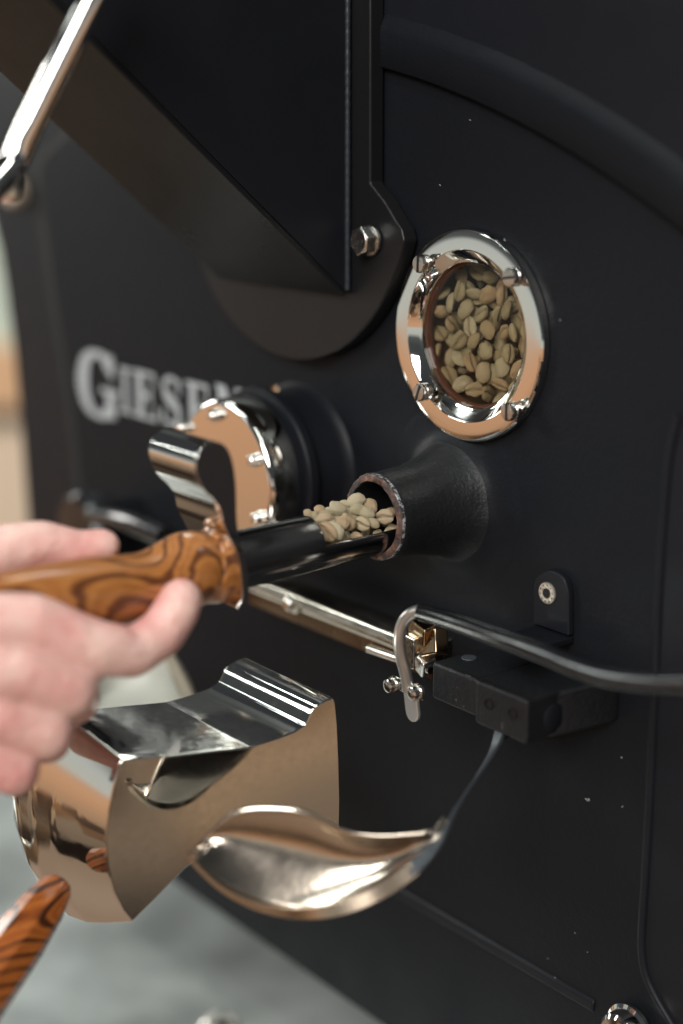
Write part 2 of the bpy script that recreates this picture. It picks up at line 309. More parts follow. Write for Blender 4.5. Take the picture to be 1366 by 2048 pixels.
# --- sight glass
ring = None
def prof_out(c, prof, seg=96): bm = bmesh.new(); lathe(bm, c, OUT, prof, seg); return bm
GC = Vector((.0028, 0, Z0))
bm = prof_out(GC, [(.0474, .0002), (.0478, .0006), (.0478, .0012), (.0478, .0034), (.0478, .0040), (.0473, .0048), (.0471, .0049), (.0466, .0050), (.0430, .0051), (.0392, .0052), (.0388, .0052), (.0386, .0051), (.0381, .0047), (.0378, .0044), (.0358, .0030), (.0343, .0018), (.0339, .0016), (.0331, .0012), (.0329, .0009), (.0329, -.003)])
ring = finish('sight_glass_frame', bm, M['mirror'], R, smooth=18, label='polished round frame of the sight glass')
bm = bmesh.new(); lathe(bm, GC, OUT, [(.0001, -.0012), (.0329, -.0012)], 64); pane = finish('glass_pane', bm, M['glass'], ring, smooth=0)
if pane.data.polygons[0].normal.y > 0: pane.data.flip_normals()
bm = bmesh.new(); lathe(bm, GC, OUT, [(.0329, -.0015), (.0318, -.0015), (.0314, -.0030), (.0326, -.006)], 64); finish('gasket', bm, mat('red_brown_gasket', (.09, .03, .02), .6), ring)
def slot_screw(c, r, h, ang, parent, m, name='slotted_screw'):
    bm = bmesh.new(); lathe(bm, c, OUT, [(r * .62, 0), (r * .62, h * .28), (r * .98, h * .30), (r, h * .36), (r, h * .58), (r * .9, h * .62), (r * .9, h * .66), (r, h * .70), (r, h * .9), (r * .88, h), (.0001, h * 1.02)], 28)
    s = finish(name, bm, m, parent, smooth=40)
    bm = bmesh.new(); d = Vector((math.cos(ang), 0, math.sin(ang))) * r * .92; q = Vector((-math.sin(ang), 0, math.cos(ang))) * r * .13
    p = Vector(c) + OUT * (h * .92); prism(bm, [p - d - q, p + d - q, p + d + q, p - d + q], OUT * h * .13); return s, bm
for (x, y, a) in [(838, 528, PI / 2 - .05), (1019, 555, .15), (838, 785, 1.2), (1015, 824, PI / 2)]:
    c = at(x, y, 'y', -.0118) ; c.y = -.0050
    s, b2 = slot_screw(c, .0041, .0075, a, ring, M['screwsteel'])
    if True:   # slot drawn as a near-black bar on the head, its shade in the colour
        cc = Vector(c); n_ = finish('slot_shade', b2, M['recess_shade'], ring, smooth=0)
# dark cup behind the pane
bm = bmesh.new(); lathe(bm, GC, -OUT, [(.0368, .002), (.0368, .060), (.0001, .060)], 48); finish('drum_interior', bm, mat('sooty_steel', (.045, .035, .028), .6), R, smooth=60)

# --- trier tube (cast, flaring into the plate) with a chipped mouth
bm = bmesh.new(); TC = Vector((TX, 0, TZ))
seg = 72; prof = [(.0460, -.0003, 3)] + [(.0206 + x_, .0275 * math.exp(-x_ / .0042) , 3 if x_ > .0075 else 0) for x_ in (.0240, .0200, .0165, .0140, .0118, .0098, .0080, .0064, .0050, .0038, .0028, .0019, .0011, .0004)] + [(.0202, .034, 0), (.0200, .042, 0), (.0200, .0462, 2), (.0196, .0478, 2), (.0186, .0486, 1), (.0165, .0486, 1), (.0160, .0478, 0), (.0160, .030, 0), (.0160, -.03, 0)]
a, u, v = basis(OUT); rings = []
for (r, h, mi) in prof:
    rg = []
    for i in range(seg):
        t = 2 * PI * i / seg; d = u * math.cos(t) + v * math.sin(t); p = TC + a * h + d * r
        k = noise.noise(p * 320) ; k2 = noise.noise(p * 90)
        if h > .044: p += d * k * .0005 + a * k * .0009
        elif r > .018: p += d * (k2 * .0007 + k * .0002)
        rg.append(bm.verts.new(p))
    rings.append(rg)
for k in range(len(rings) - 1):
    for i in range(seg):
        f = bm.faces.new((rings[k][i], rings[k][(i + 1) % seg], rings[k + 1][(i + 1) % seg], rings[k + 1][i])); f.material_index = min(prof[k][2], prof[k + 1][2]) if 3 in (prof[k][2], prof[k + 1][2]) else (prof[k + 1][2] if prof[k][2] else 0)
finish('trier_port', bm, None, R, smooth=50, mats=[M['cast'], M['rim'], M['chip'], M['face']])

# --- hopper chute: welded box running up and out, on a round flange
T = at(695, 584, 'y', -.012); xt = T.x
far = at(193, 76, 'x', xt); dirn = (far - T).normalized(); far = T + dirn * .36; BLx = -.177
tk = .0025
bm = bmesh.new(); prism(bm, [T, far, Vector((xt, -.012, far.z))], (-tk, 0, 0)); chute = finish('hopper_side', bm, M['paint'], R, smooth=0, bevel=.0006)
nrm = Vector((0, dirn.z, -dirn.y)).normalized()
if nrm.z > 0: nrm = -nrm
bm = bmesh.new(); q = [T + Vector((.0, 0, 0)), far, far + Vector((BLx - xt, 0, 0)), T + Vector((BLx - xt, 0, 0))]; prism(bm, [p + Vector((-.0004 if i in (0, 1) else 0, 0, 0)) for i, p in enumerate(q)], nrm * .003); finish('hopper_underside', bm, M['sheen'], R, smooth=0, bevel=.0008)
bm = bmesh.new(); prism(bm, [T + Vector((BLx - xt, 0, 0)), far + Vector((BLx - xt, 0, 0)), Vector((BLx, -.012, far.z))], (tk, 0, 0)); finish('hopper_side', bm, M['paint'], R, smooth=0)
bm = bmesh.new()
pts = [Vector((xt + .0006, -.0125, T.z + .0015 * i + .001)) for i in range(260)]
tube(bm, pts, [.0014 + .00012 * math.sin(i * 2.1) + random.uniform(-.0001, .0001) for i in range(260)], 8); finish('weld_bead', bm, M['weld'], R, smooth=80)
# flange plate: strip up + round
fc = (-.1227, Z0 + .068); fr_ = .0935; yf = -.010
xs = at(737, 200, 'y', yf).x; tr_ = at(740, 366, 'y', yf); sh = at(790, 440, 'y', yf); sh2 = at(806, 480, 'y', yf)
a1 = math.atan2(sh2.z - fc[1], sh2.x - fc[0]); poly = [Vector((xs, yf, Z0 + .34)), Vector((tr_.x, yf, tr_.z)), at(770, 405, 'y', yf), sh, at(803, 458, 'y', yf)] + circ(fc[0], fc[1], fr_, yf, 60, a1, -PI * 1.05, True) + [Vector((fc[0] - fr_, yf, Z0 + .34))]
bm = bmesh.new(); prism(bm, poly, (0, .0085, 0)); finish('hopper_flange', bm, M['sheen'], R, smooth=30, bevel=.0012, segs=3)
# hex bolt with washer on it
bc = at(742, 481, 'y', yf - .001); bm = bmesh.new(); lathe(bm, bc, OUT, [(.0001, .0), (.0072, .0), (.0074, .0006), (.0072, .0014), (.0001, .0015)], 32); wsh = finish('washer', bm, M['bolt'], R)
bm = bmesh.new(); rr = .0070; hexp = [bc + OUT * .0014 + Vector((math.cos(PI / 3 * k + .35), 0, math.sin(PI / 3 * k + .35))) * rr for k in range(6)]; prism(bm, hexp, OUT * .0062)
lathe(bm, bc, OUT, [(.0001, .0076), (.0058, .0080), (.0060, .0072)], 24); finish('hex_bolt', bm, M['bolt'], wsh, smooth=20, bevel=.0005)
# small brass screw over the viewing barrel, blurred bolt and knob further left
for (x, y, r_, mm) in [(556, 779, .0022, M['brass']), (40, 384, .010, mat('buff_knob', (.40, .32, .25), .4)), (100, 350, .006, M['paint'])]:
    c = at(x, y, 'y', .0 if x > 300 else .033); bm = bmesh.new(); lathe(bm, c, OUT, [(r_, 0), (r_, r_ * .8), (r_ * .8, r_), (.0001, r_)], 24); finish('screw', bm, mm, R)
bm = bmesh.new(); c = at(215, 1060, 'y', -.02); lathe(bm, c, OUT, [(.020, -.02), (.020, .0), (.026, .004), (.026, .018), (.023, .022), (.0001, .023)], 36); finish('side_knob', bm, M['gloss'], R)
bm = bmesh.new(); tube(bm, smooth_path([at(160, 1030, 'y', -.03), at(240, 1040, 'y', -.045), at(330, 1075, 'y', -.05)], 6), .006, 12); finish('latch_arm', bm, M['gloss'], R, smooth=80)

# --- barrel with polished disc cover
DC = Vector((-.1245, 0, Z0 - .083))
bm = bmesh.new(); lathe(bm, DC, OUT, [(.0440, 0), (.0420, .002), (.0408, .006), (.0404, .018), (.0404, .022), (.0436, .0225), (.0441, .0232), (.0441, .0275), (.0434, .0284), (.0405, .0287), (.0400, .040), (.0300, .041)], 72); barrel = finish('viewing_barrel', bm, M['paint'], R)
bm = bmesh.new(); lathe(bm, DC, OUT, [(.0406, .0330), (.0409, .0340), (.0409, .0475), (.0402, .0490), (.0389, .0499), (.0383, .0500), (.0377, .0500), (.0001, .0500)], 72); disc = finish('disc_cover', bm, M['mirror'], barrel, smooth=40)
for (x, y) in [(433, 830), (512, 920), (370, 855), (520, 1035)]:
    c = at(x, y, 'y', -.050); bm = bmesh.new(); lathe(bm, c, OUT, [(.0034, 0), (.0034, .0012), (.0028, .0013), (.0028, .004), (.0022, .0047), (.0001, .0048)], 20); finish('cap_screw', bm, M['bolt'], barrel)

# --- lettering GIESEN in serif capitals
def stroke_poly(p): return p
def letter(ch):
    P = []
    s = .08
    if ch == 'I': P = [[(.32, 0), (.68, 0), (.68, 1), (.32, 1)], [(.05, 0), (.95, 0), (.95, s), (.05, s)], [(.05, 1 - s), (.95, 1 - s), (.95, 1), (.05, 1)]]
    if ch == 'E': P = [[(.16, 0), (.42, 0), (.42, 1), (.16, 1)], [(.02, 0), (.95, 0), (.95, s), (.02, s)], [(.02, 1 - s), (.92, 1 - s), (.92, 1), (.02, 1)], [(.4, .46), (.72, .46), (.72, .55), (.4, .55)], [(.70, .33), (.78, .33), (.78, .68), (.70, .68)], [(.84, .0), (.95, 0), (.97, .30), (.90, .30)], [(.82, 1), (.92, 1), (.92, .72), (.85, .72)]]
    if ch == 'N': P = [[(.12, 0), (.22, 0), (.22, 1), (.12, 1)], [(.78, 0), (.88, 0), (.88, 1), (.78, 1)], [(.05, 1), (.34, 1), (.88, 0), (.72, 0)], [(0, 0), (.36, 0), (.36, s), (0, s)], [(.64, 1 - s), (1, 1 - s), (1, 1), (.64, 1)]]
    def band(pts, wds):
        for i in range(len(pts) - 1):
            (x0, y0), (x1, y1) = pts[i], pts[i + 1]; d = Vector((x1 - x0, y1 - y0)); q = Vector((-d.y, d.x)).normalized()
            a_, b_ = wds[i] / 2, wds[i + 1] / 2; P.append([(x0 - q.x * a_, y0 - q.y * a_), (x1 - q.x * b_, y1 - q.y * b_), (x1 + q.x * b_, y1 + q.y * b_), (x0 + q.x * a_, y0 + q.y * a_)])
    if ch == 'G':
        pts = [(.5 + .40 * math.cos(math.radians(t)), .5 + .46 * math.sin(math.radians(t))) for t in range(35, 326, 12)]
        wd = [.08 + .20 * abs(math.cos(math.radians(t))) ** 1.3 for t in range(35, 326, 12)]; band(pts, wd)
        P += [[(.72, .05), (.92, .05), (.92, .46), (.72, .46)], [(.58, .40), (1, .40), (1, .48), (.58, .48)], [(.80, .66), (.90, .62), (.90, .98), (.84, .98)]]
    if ch == 'S':
        c = smooth_path([(.85, .74, 0), (.72, .92, 0), (.48, .97, 0), (.22, .86, 0), (.2, .68, 0), (.42, .55, 0), (.65, .45, 0), (.82, .30, 0), (.74, .10, 0), (.5, .03, 0), (.25, .08, 0), (.12, .26, 0)], 3)
        k_ = len(c) - 1; band([(p.x, p.y) for p in c], [.08 + .17 * math.exp(-((i / k_ - .5) / .22) ** 2) for i in range(k_ + 1)])
        P += [[(.82, .66), (.9, .66), (.9, .98), (.84, .98)], [(.08, .02), (.14, .02), (.16, .34), (.08, .34)]]
    return P
for ch, x0, x1, zt, zb_ in [('G', -.3563, -.3087, -.0472, -.0902), ('I', -.3070, -.2935, -.0538, -.0820), ('E', -.2915, -.2640, -.0532, -.0820), ('S', -.2605, -.2365, -.0525, -.0818), ('E', -.2335, -.2080, -.0522, -.0815), ('N', -.2045, -.1720, -.0500, -.0810)]:
    bm = bmesh.new()
    for i, p in enumerate(letter(ch)):
        yy = -.0006 - .00006 * (i % 9)
        prism(bm, [Vector((x0 + (x1 - x0) * a_, yy, Z0 + zb_ + (zt - zb_) * b_)) for a_, b_ in p], (0, .0005, 0))
    finish('letter', bm, M['letter'], R, smooth=0, label='silver serif letter %s' % ch)

# --- lock bar (polished channel), hinge block, pipe, braided cable
yb = -.030; zt = Z0 - .1385
bm = bmesh.new()
pr = [(yb + .012, zt + .001), (yb + .001, zt + .0015), (yb - .003, zt - .0005), (yb - .0042, zt - .004), (yb - .002, zt - .0062), (yb + .001, zt - .0085), (yb + .001, zt - .0100), (yb + .012, zt - .0100)]
xa = -.135; prism(bm, [Vector((xa, y, z)) for y, z in pr], (.148, 0, 0)); bar = finish('locking_bar', bm, M['brushed'], R, smooth=30, bevel=.0008, segs=2)
bm = bmesh.new(); box(bm, (xa, yb + .0022, zt - .0175), (.010, yb + .010, zt - .0095)); finish('bar_face', bm, M['darkreflect'], bar)
bm = bmesh.new(); tube(bm, [at(738, 1297, 'y', yb - .004), at(800, 1318, 'y', yb - .004), at(862, 1340, 'y', yb - .004)], .0022, 16); finish('bar_pin', bm, M['chrome'], bar)
c = at(590, 1205, 'y', yb); bm = bmesh.new(); lathe(bm, Vector((c.x, yb + .001, c.z)), OUT, [(.0055, 0), (.0055, .002), (.0035, .0025), (.0035, .006), (.0025, .007), (.0001, .007)], 24); finish('cap_screw', bm, M['bolt'], bar)
# worn brass latch pieces at the bar's end
for (x, y, sx, sz, yy, r_) in [(845, 1260, .006, .005, -.036, .3), (868, 1285, .006, .006, -.034, -.4), (830, 1300, .0035, .008, -.038, .1), (850, 1325, .004, .006, -.034, .6)]:
    c = at(x, y, 'y', yy); bm = bmesh.new(); box(bm, (-sx, -.004, -sz), (sx, .004, sz)); bmesh.ops.rotate(bm, verts=bm.verts, cent=(0, 0, 0), matrix=Matrix.Rotation(r_, 3, 'Y') @ Matrix.Rotation(r_ * .7, 3, 'X')); bmesh.ops.translate(bm, verts=bm.verts, vec=c); finish('latch_piece', bm, M['brass'] if sx > .0045 else M['bolt'], bar, bevel=.0012)
# hinge block: two pieces, end boss
Ltop = at(862, 1326, 'y', -.045); Rtop = at(1058, 1402, 'y', -.045); mid = at(953, 1362, 'y', -.045); zt2 = Z0 - .1383
HB = Z0 - .1565
bm = bmesh.new(); box(bm, (Ltop.x, -.0445, HB + .001), (mid.x - .0003, -.010, zt2)); blk = finish('hinge_block', bm, M['cast'], R, bevel=.0016, segs=3)
bm = bmesh.new(); box(bm, (mid.x + .0003, -.046, HB - .001), (Rtop.x, -.010, zt2 + .0004)); blk2 = finish('hinge_block', bm, M['cast'], R, bevel=.0016, segs=3)
bm = bmesh.new(); pr = [(-.0445, HB + .001), (-.0445, zt2 - .002), (-.030, zt2 - .0005)]
prism(bm, [(Rtop.x - .001, -.030, HB - .003), (Rtop.x + .010, -.006, HB + .001), (Rtop.x + .010, .001, HB + .001), (Rtop.x - .04, .001, HB - .003), (Rtop.x - .04, -.030, HB - .003)], (0, 0, .0205)); finish('hinge_root', bm, M['cast'], R, bevel=.002, segs=3)
for x, y in [(978, 1408), (1025, 1427)]:
    c = at(x, y, 'y', -.046); bm = bmesh.new(); lathe(bm, c, OUT, [(.0026, -.0002), (.0026, .0006), (.0020, .0006), (.0018, -.0004), (.0018, .0001), (.0012, .0001), (.0008, -.001), (.0001, -.001)], 20); finish('grub_screw', bm, M['gloss'], blk2)
c = Vector((Rtop.x, -.030, HB + .0075)); bm = bmesh.new(); lathe(bm, c, (1, 0, 0), [(.0060, -.0005), (.0060, .0006), (.0054, .0010), (.0001, .0010)], 28); finish('pivot_pin', bm, M['paint'], blk2)
c = at(938, 1316, 'z', -.1383); bm = bmesh.new(); lathe(bm, c, (0, 0, 1), [(.0036, -.0002), (.0034, .0004), (.0001, .0004)], 24); finish('top_plug', bm, mat('grey_plug', (.045, .05, .06), .5), blk)
# black pipe
pipe = smooth_path([at(x, y, 'y', -.060) for x, y in [(843, 1224), (900, 1241), (1000, 1276), (1080, 1305), (1150, 1334), (1215, 1354), (1290, 1364), (1370, 1366), (1480, 1366)]], 6)
bm = bmesh.new(); tube(bm, pipe, .0039, 24); pp_ = finish('sensor_pipe', bm, M['gloss'], R, smooth=60)
cab = smooth_path([at(x, y, 'y', yy) for x, y, yy in [(850, 1222, -.060), (828, 1225, -.062), (808, 1243, -.064), (799, 1275, -.065), (802, 1310, -.064), (811, 1345, -.062), (817, 1380, -.060)]], 14)
bm = bmesh.new(); tube(bm, cab, [.0026 + .00022 * (i % 2) for i in range(len(cab))], 14); finish('braided_cable', bm, M['fabric'], pp_, smooth=80)
c0 = at(817, 1372, 'y', -.061); c1 = at(823, 1425, 'y', -.060)
bm = bmesh.new(); d = (c1 - c0); wv = Vector((.0042, 0, 0)); pl = [c0 - wv, c0 + wv] + [c1 + Vector((math.cos(t) * .0042, 0, math.sin(t) * .0045)) for t in [0, -.5, -1, -PI / 2, -2.1, -2.6, -PI]]
prism(bm, pl, (0, .002, 0)); cl = finish('clamp_strip', bm, M['satin'], pp_, smooth=40, bevel=.0006)
for x, y in [(790, 1368), (838, 1383)]:
    c = at(x, y, 'y', -.058); bm = bmesh.new(); lathe(bm, c, OUT, [(.0038, 0), (.0038, .0015), (.0030, .0016), (.0030, .0045), (.0018, .0052), (.0001, .0052)], 20); finish('clamp_screw', bm, M['bolt'], cl)
c = at(815, 1376, 'y', -.057); bm = bmesh.new(); box(bm, c + Vector((-.009, 0, -.003)), c + Vector((.010, .001, .003))); finish('clamp_bar', bm, M['bolt'], cl, bevel=.0004)
# angle bracket with countersunk screw
pl = [at(1066, 1246, 'y', -.004), at(1066, 1180, 'y', -.004), at(1070, 1158, 'y', -.004), at(1082, 1145, 'y', -.004), at(1098, 1141, 'y', -.004), at(1115, 1147, 'y', -.004), at(1128, 1160, 'y', -.004), at(1136, 1185, 'y', -.004), at(1137, 1276, 'y', -.004)]
pl[0].z = pl[-1].z = (pl[0].z + pl[-1].z) / 2
bm = bmesh.new(); prism(bm, smooth_path(pl[1:-1], 4) + [pl[-1], pl[0]], (0, .0038, 0)); br = finish('angle_bracket', bm, M['paint'], R, bevel=.0010, segs=3)
bm = bmesh.new(); zz = pl[0].z; box(bm, (pl[0].x, -.030, zz - .0042), (pl[-1].x, -.0002, zz - .0006)); finish('bracket_foot', bm, M['face'], br, bevel=.0010)
c = at(1096, 1186, 'y', -.004); bm = bmesh.new(); lathe(bm, c, OUT, [(.0048, -.0005), (.0050, .0004), (.0048, .0009), (.0030, .0012), (.0022, .0010)], 32); lathe(bm, c, OUT, [(.0022, .0010), (.0020, .0000), (.0001, -.0002)], 6); sk = finish('socket_screw', bm, mat('stainless', (.62, .58, .52), .35, .9), br, smooth=30)
bm = bmesh.new(); lathe(bm, c, OUT, [(.0021, .00115), (.0001, .00118)], 6); finish('hex_socket_shade', bm, M['recess_shade'], sk, smooth=0)  # flat dark hexagon over the recess, its shade painted as colour
bm = bmesh.new()
for k in range(10):
    t = k * .63 + .2; p = c + Vector((math.cos(t) * .0037, -.00125, math.sin(t) * .0037)); box(bm, p + Vector((-.00022, 0, -.0003)), p + Vector((.00022, .0003, .0003)))
finish('stamped_marks', bm, M['recess_shade'], sk, smooth=0, kind='stuff')
# bolt at bottom right
c = at(1262, 2058, 'y', -.004); bm = bmesh.new(); lathe(bm, c, OUT, [(.0120, 0), (.0122, .002), (.0105, .003), (.0100, .009), (.0085, .0105), (.0001, .011)], 36); finish('corner_bolt', bm, M['chrome'], R)

# --- polished discharge chute (bowl) under the hinge, with its painted side wall
def yb_(x): return (-.176 + (x - 385) / 480 * .070) if x <= 865 else (-.106 + (x - 865) / 138 * .064)
F = [(1003, 1452), (992, 1490), (960, 1545), (915, 1612), (878, 1680), (822, 1742), (750, 1790), (680, 1817), (600, 1826), (520, 1812), (450, 1778), (395, 1728), (383, 1706)]
Fp = smooth_path([at(x, y, 'y', yb_(x)) for x, y in F], 6)
B = [(1003, 1452), (985, 1480), (945, 1530), (905, 1590), (868, 1657), (800, 1670), (740, 1671), (691, 1663), (656, 1646), (592, 1620), (486, 1619), (425, 1658), (383, 1706)]
Bp = smooth_path([at(x, y, 'y', yb_(x) + .006) for x, y in B], 6)
k0 = 6 * 5 + 0
bm = bmesh.new(); grid = []
nF = len(Fp); NT = 14
for i in range(k0 - 9, nF):
    row = []; s = max(0, (i - k0 + 9) / (nF - 1 - k0 + 9))
    for j in range(NT + 1):
        t = j / NT; p = Fp[i].lerp(Bp[i], t); p += Vector((0, 1, -.12)) * (math.sin(PI * t) * .011 * math.sin(PI * s) ** .7)
        row.append(bm.verts.new(p))
    grid.append(row)
for i in range(len(grid) - 1):
    for j in range(NT):
        try: bm.faces.new((grid[i][j], grid[i + 1][j], grid[i + 1][j + 1], grid[i][j + 1]))
        except ValueError: pass
bowl = finish('discharge_chute', bm, M['bowlsteel'], R, smooth=180)
md = bowl.modifiers.new('Solidify', 'SOLIDIFY'); md.thickness = .0012; md.offset = 1
def ribbon(pts, wd0, wd1, thick, nm, m, par):
    """edge strip: section across the sheet"""
    bm = bmesh.new(); ring_ = []
    n_ = len(pts)
    for i, p in enumerate(pts):
        t = (pts[min(i + 1, n_ - 1)] - pts[max(i - 1, 0)]).normalized(); view = OUT
        q = t.cross(view).normalized(); wd = wd0 + (wd1 - wd0) * i / (n_ - 1)
        ring_.append([bm.verts.new(p + q * a_ * wd + OUT * b_ * thick) for a_, b_ in ((-.5, -1), (.5, -1), (.5, 1), (-.5, 1))])
    for i in range(n_ - 1):
        for k in range(4): bm.faces.new((ring_[i][k], ring_[i][(k + 1) % 4], ring_[i + 1][(k + 1) % 4], ring_[i + 1][k]))
    bm.faces.new(ring_[0]); bm.faces.new(ring_[-1]); return finish(nm, bm, m, par, smooth=40, bevel=.0003)
ribbon(Fp[29:], .0062, .0034, .0014, 'chute_lip', M['lip'], bowl)
side = ribbon(Fp[:31], .0046, .0056, .0014, 'chute_side', M['cutedge'], bowl)
bm = bmesh.new(); prism(bm, [at(x, y, 'y', -.0425) for x, y in [(982, 1446), (1022, 1462), (1006, 1474), (995, 1486), (990, 1464)]], (0, .006, 0)); finish('chute_hanger', bm, M['paint'], bowl, bevel=.0008)

# --- polished cast handle of the discharge door (profile in the y-z plane, long in x)
XH = -.0085; LN = .066
prof = [(680, 1655), (681, 1600), (679, 1520), (676, 1450), (672, 1408), (667, 1396), (652, 1401), (632, 1412), (622, 1422), (618, 1433), (610, 1450), (590, 1463), (562, 1474), (535, 1483), (500, 1493), (496, 1493.6), (488, 1494.6), (460, 1498), (420, 1502), (360, 1509), (300, 1515), (262, 1519), (246, 1520), (238, 1528), (226, 1570), (216, 1620), (211, 1680), (215, 1735), (228, 1785), (246, 1822), (265, 1845), (310, 1800), (370, 1738), (420, 1700), (500, 1680), (600, 1665)]
PN = Vector((.976, -.217, 0)); PO = at(245, 1520, 'x', XH)
P3 = [CAM + ray(x, y) * ((PO - CAM).dot(PN) / ray(x, y).dot(PN)) for x, y in prof]
# resample densely and dome the end face very slightly so it is a real polished casting
bm = bmesh.new(); OL = P3; n_ = len(OL); cen = sum(OL, Vector()) / n_
steps = [(0, 1.0), (.0008, .0), (0, 0)]
NX = 30; rings = []; CB = at(330, 1640, 'x', XH)
def kk(s):
    T_ = [(0, 1), (.06, 1.05), (.18, 1.15), (.36, 1.28), (.55, 1.35), (.72, 1.33), (.85, 1.22), (.94, 1.02), (1, .72)]
    for (a_, b_), (c_, d_) in zip(T_, T_[1:]):
        if s <= c_: t = (s - a_) / (c_ - a_); t = t if True else t; return b_ + (d_ - b_) * t
    return T_[-1][1]
for j in range(NX + 1):
    s = j / NX; rg = []
    for i, p in enumerate(OL):
        q = p.copy(); q.x -= LN * s * (1 + (.30 * max(0, math.sin(PI * min(1, max(0, (i - 21) / 13)))) if 21 <= i <= 34 else 0))
        # the drum end swells in the middle of its length and rounds off at its far side
        w_ = max(0, min(1, (i - 20.2) / 2.4)) * max(0, min(1, (33.5 - i) / 2.6))
        if w_ > 0:
            w_ = w_ * w_ * (3 - 2 * w_); rvx = Vector((0, p.y - CB.y, p.z - CB.z)); q += rvx * ((kk(s) - 1) * w_)
        rg.append(bm.verts.new(q))
    rings.append(rg)
for j in range(NX):
    for i in range(n_): bm.faces.new((rings[j][i], rings[j][(i + 1) % n_], rings[j + 1][(i + 1) % n_], rings[j + 1][i]))
bm.faces.new(rings[0]); bm.faces.new(rings[-1][::-1])
hd = finish('door_handle', bm, M['castmirror'], R, smooth=32, bevel=.0007, segs=3, label='polished cast door handle with rolled top edge')
# polished guard sheet glimpsed behind the handle
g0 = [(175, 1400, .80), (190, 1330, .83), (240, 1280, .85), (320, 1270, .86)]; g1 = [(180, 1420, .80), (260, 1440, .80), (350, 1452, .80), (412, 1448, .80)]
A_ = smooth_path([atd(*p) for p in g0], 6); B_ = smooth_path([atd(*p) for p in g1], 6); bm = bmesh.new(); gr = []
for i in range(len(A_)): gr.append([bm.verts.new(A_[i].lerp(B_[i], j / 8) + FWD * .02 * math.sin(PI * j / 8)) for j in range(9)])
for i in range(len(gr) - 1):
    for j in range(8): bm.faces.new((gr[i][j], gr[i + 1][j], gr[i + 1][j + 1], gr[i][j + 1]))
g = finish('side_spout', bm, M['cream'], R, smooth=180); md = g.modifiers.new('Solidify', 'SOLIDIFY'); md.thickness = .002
bm = bmesh.new(); prism(bm, [atd(318, 1275, .85), atd(345, 1305, .84), atd(385, 1380, .81), atd(413, 1448, .79), atd(385, 1450, .79), atd(350, 1370, .81), atd(325, 1310, .84)], FWD * .004); finish('spout_flange', bm, mat('cream_metal', (.50, .42, .32), .35, .5), g, bevel=.001)

# --- cooling tray below
tray = thing('cooling_tray', 'round grey steel cooling tray blurred beneath the front of the roaster', 'cooling tray', (-.45, -.35, Z0 - .50))
bm = bmesh.new(); box(bm, (-.80, -.16, Z0 - .52), (.3, .42, Z0 - .50)); finish('tray_floor', bm, M['tray'], tray, smooth=0)
bm = bmesh.new(); c = at(440, 2052, 'z', -.49); lathe(bm, c, (0, 0, 1), [(.012, -.01), (.012, .002), (.009, .004), (.008, .001), (.0001, .001)], 28); finish('tray_nut', bm, M['bolt'], tray)
bm = bmesh.new(); lathe(bm, Vector((-.72, -.40, Z0 - .50)), (0, 0, 1), [(.30, .0), (.30, .05), (.303, .052), (.306, .05), (.306, .0)], 72); finish('tray_rim', bm, M['brushed'], tray)

# ------------------------------------------------------------------ the trier (sampling scoop)
TR = thing('sampling_scoop', 'polished sampling scoop with orange wood handle, pushed into the cast port', 'scoop', (TX, -.13, TZ - .005))
ax0 = Vector((TX, -.010, TZ - .0045)); ax1 = Vector((TX, -.134, TZ - .0062)); ad = (ax0 - ax1).normalized(); Lt = (ax0 - ax1).length
yo = at(617, 1060, 'x', TX).y; lo_ = (yo - ax1.y) / ad.y
RT = .0124
bm = bmesh.new(); a, u, v = basis(ad)   # u: horizontal, v: up or down
vz = v if v.z > 0 else -v; uh = u if u.x > 0 else -u
seg = 48; rowsT = []
NS = 60
def inner(bm, r, flip): pass
NSX = [0, .1, .3, .5, .7, .85, .92, .96, .985, 1.0]
# closed part
rings = []
for s in NSX:
    h = lo_ * s; rings.append([bm.verts.new(ax1 + ad * (h - (.0035 if s == 1 else 0) * max(0, math.sin(2 * PI * i / seg)) * 0) + (uh * math.cos(2 * PI * i / seg) + vz * math.sin(2 * PI * i / seg)) * RT) for i in range(seg)])
for k in range(len(rings) - 1):
    for i in range(seg): bm.faces.new((rings[k][i], rings[k][(i + 1) % seg], rings[k + 1][(i + 1) % seg], rings[k + 1][i]))
# open trough: from angle 172deg.. through bottom to 8deg
tr0 = rings[-1]; lows = [i for i in range(seg) if math.sin(2 * PI * i / seg) <= .14]
idx = sorted(lows, key=lambda i: ((2 * PI * i / seg) - PI * .9) % (2 * PI))
prev = [tr0[i] for i in idx]
for s in (.25, .5, .75, 1.0):
    h = lo_ + (Lt - lo_) * s; cur = [bm.verts.new(ax1 + ad * h + (uh * math.cos(2 * PI * i / seg) + vz * math.sin(2 * PI * i / seg)) * RT) for i in idx]
    for k in range(len(idx) - 1): bm.faces.new((prev[k], prev[k + 1], cur[k + 1], cur[k]))
    prev = cur
tb = finish('scoop_tube', bm, M['darkchrome'], TR, smooth=60); md = tb.modifiers.new('Solidify', 'SOLIDIFY'); md.thickness = .0009; md.offset = -1
bm = bmesh.new(); lathe(bm, ax1 - ad * .002, ad, [(.0001, 0), (.0145, 0), (.0148, .0010), (.0148, .0065), (.0140, .0078), (.0126, .0082)], 48); finish('collar', bm, M['darkchrome'], TR)
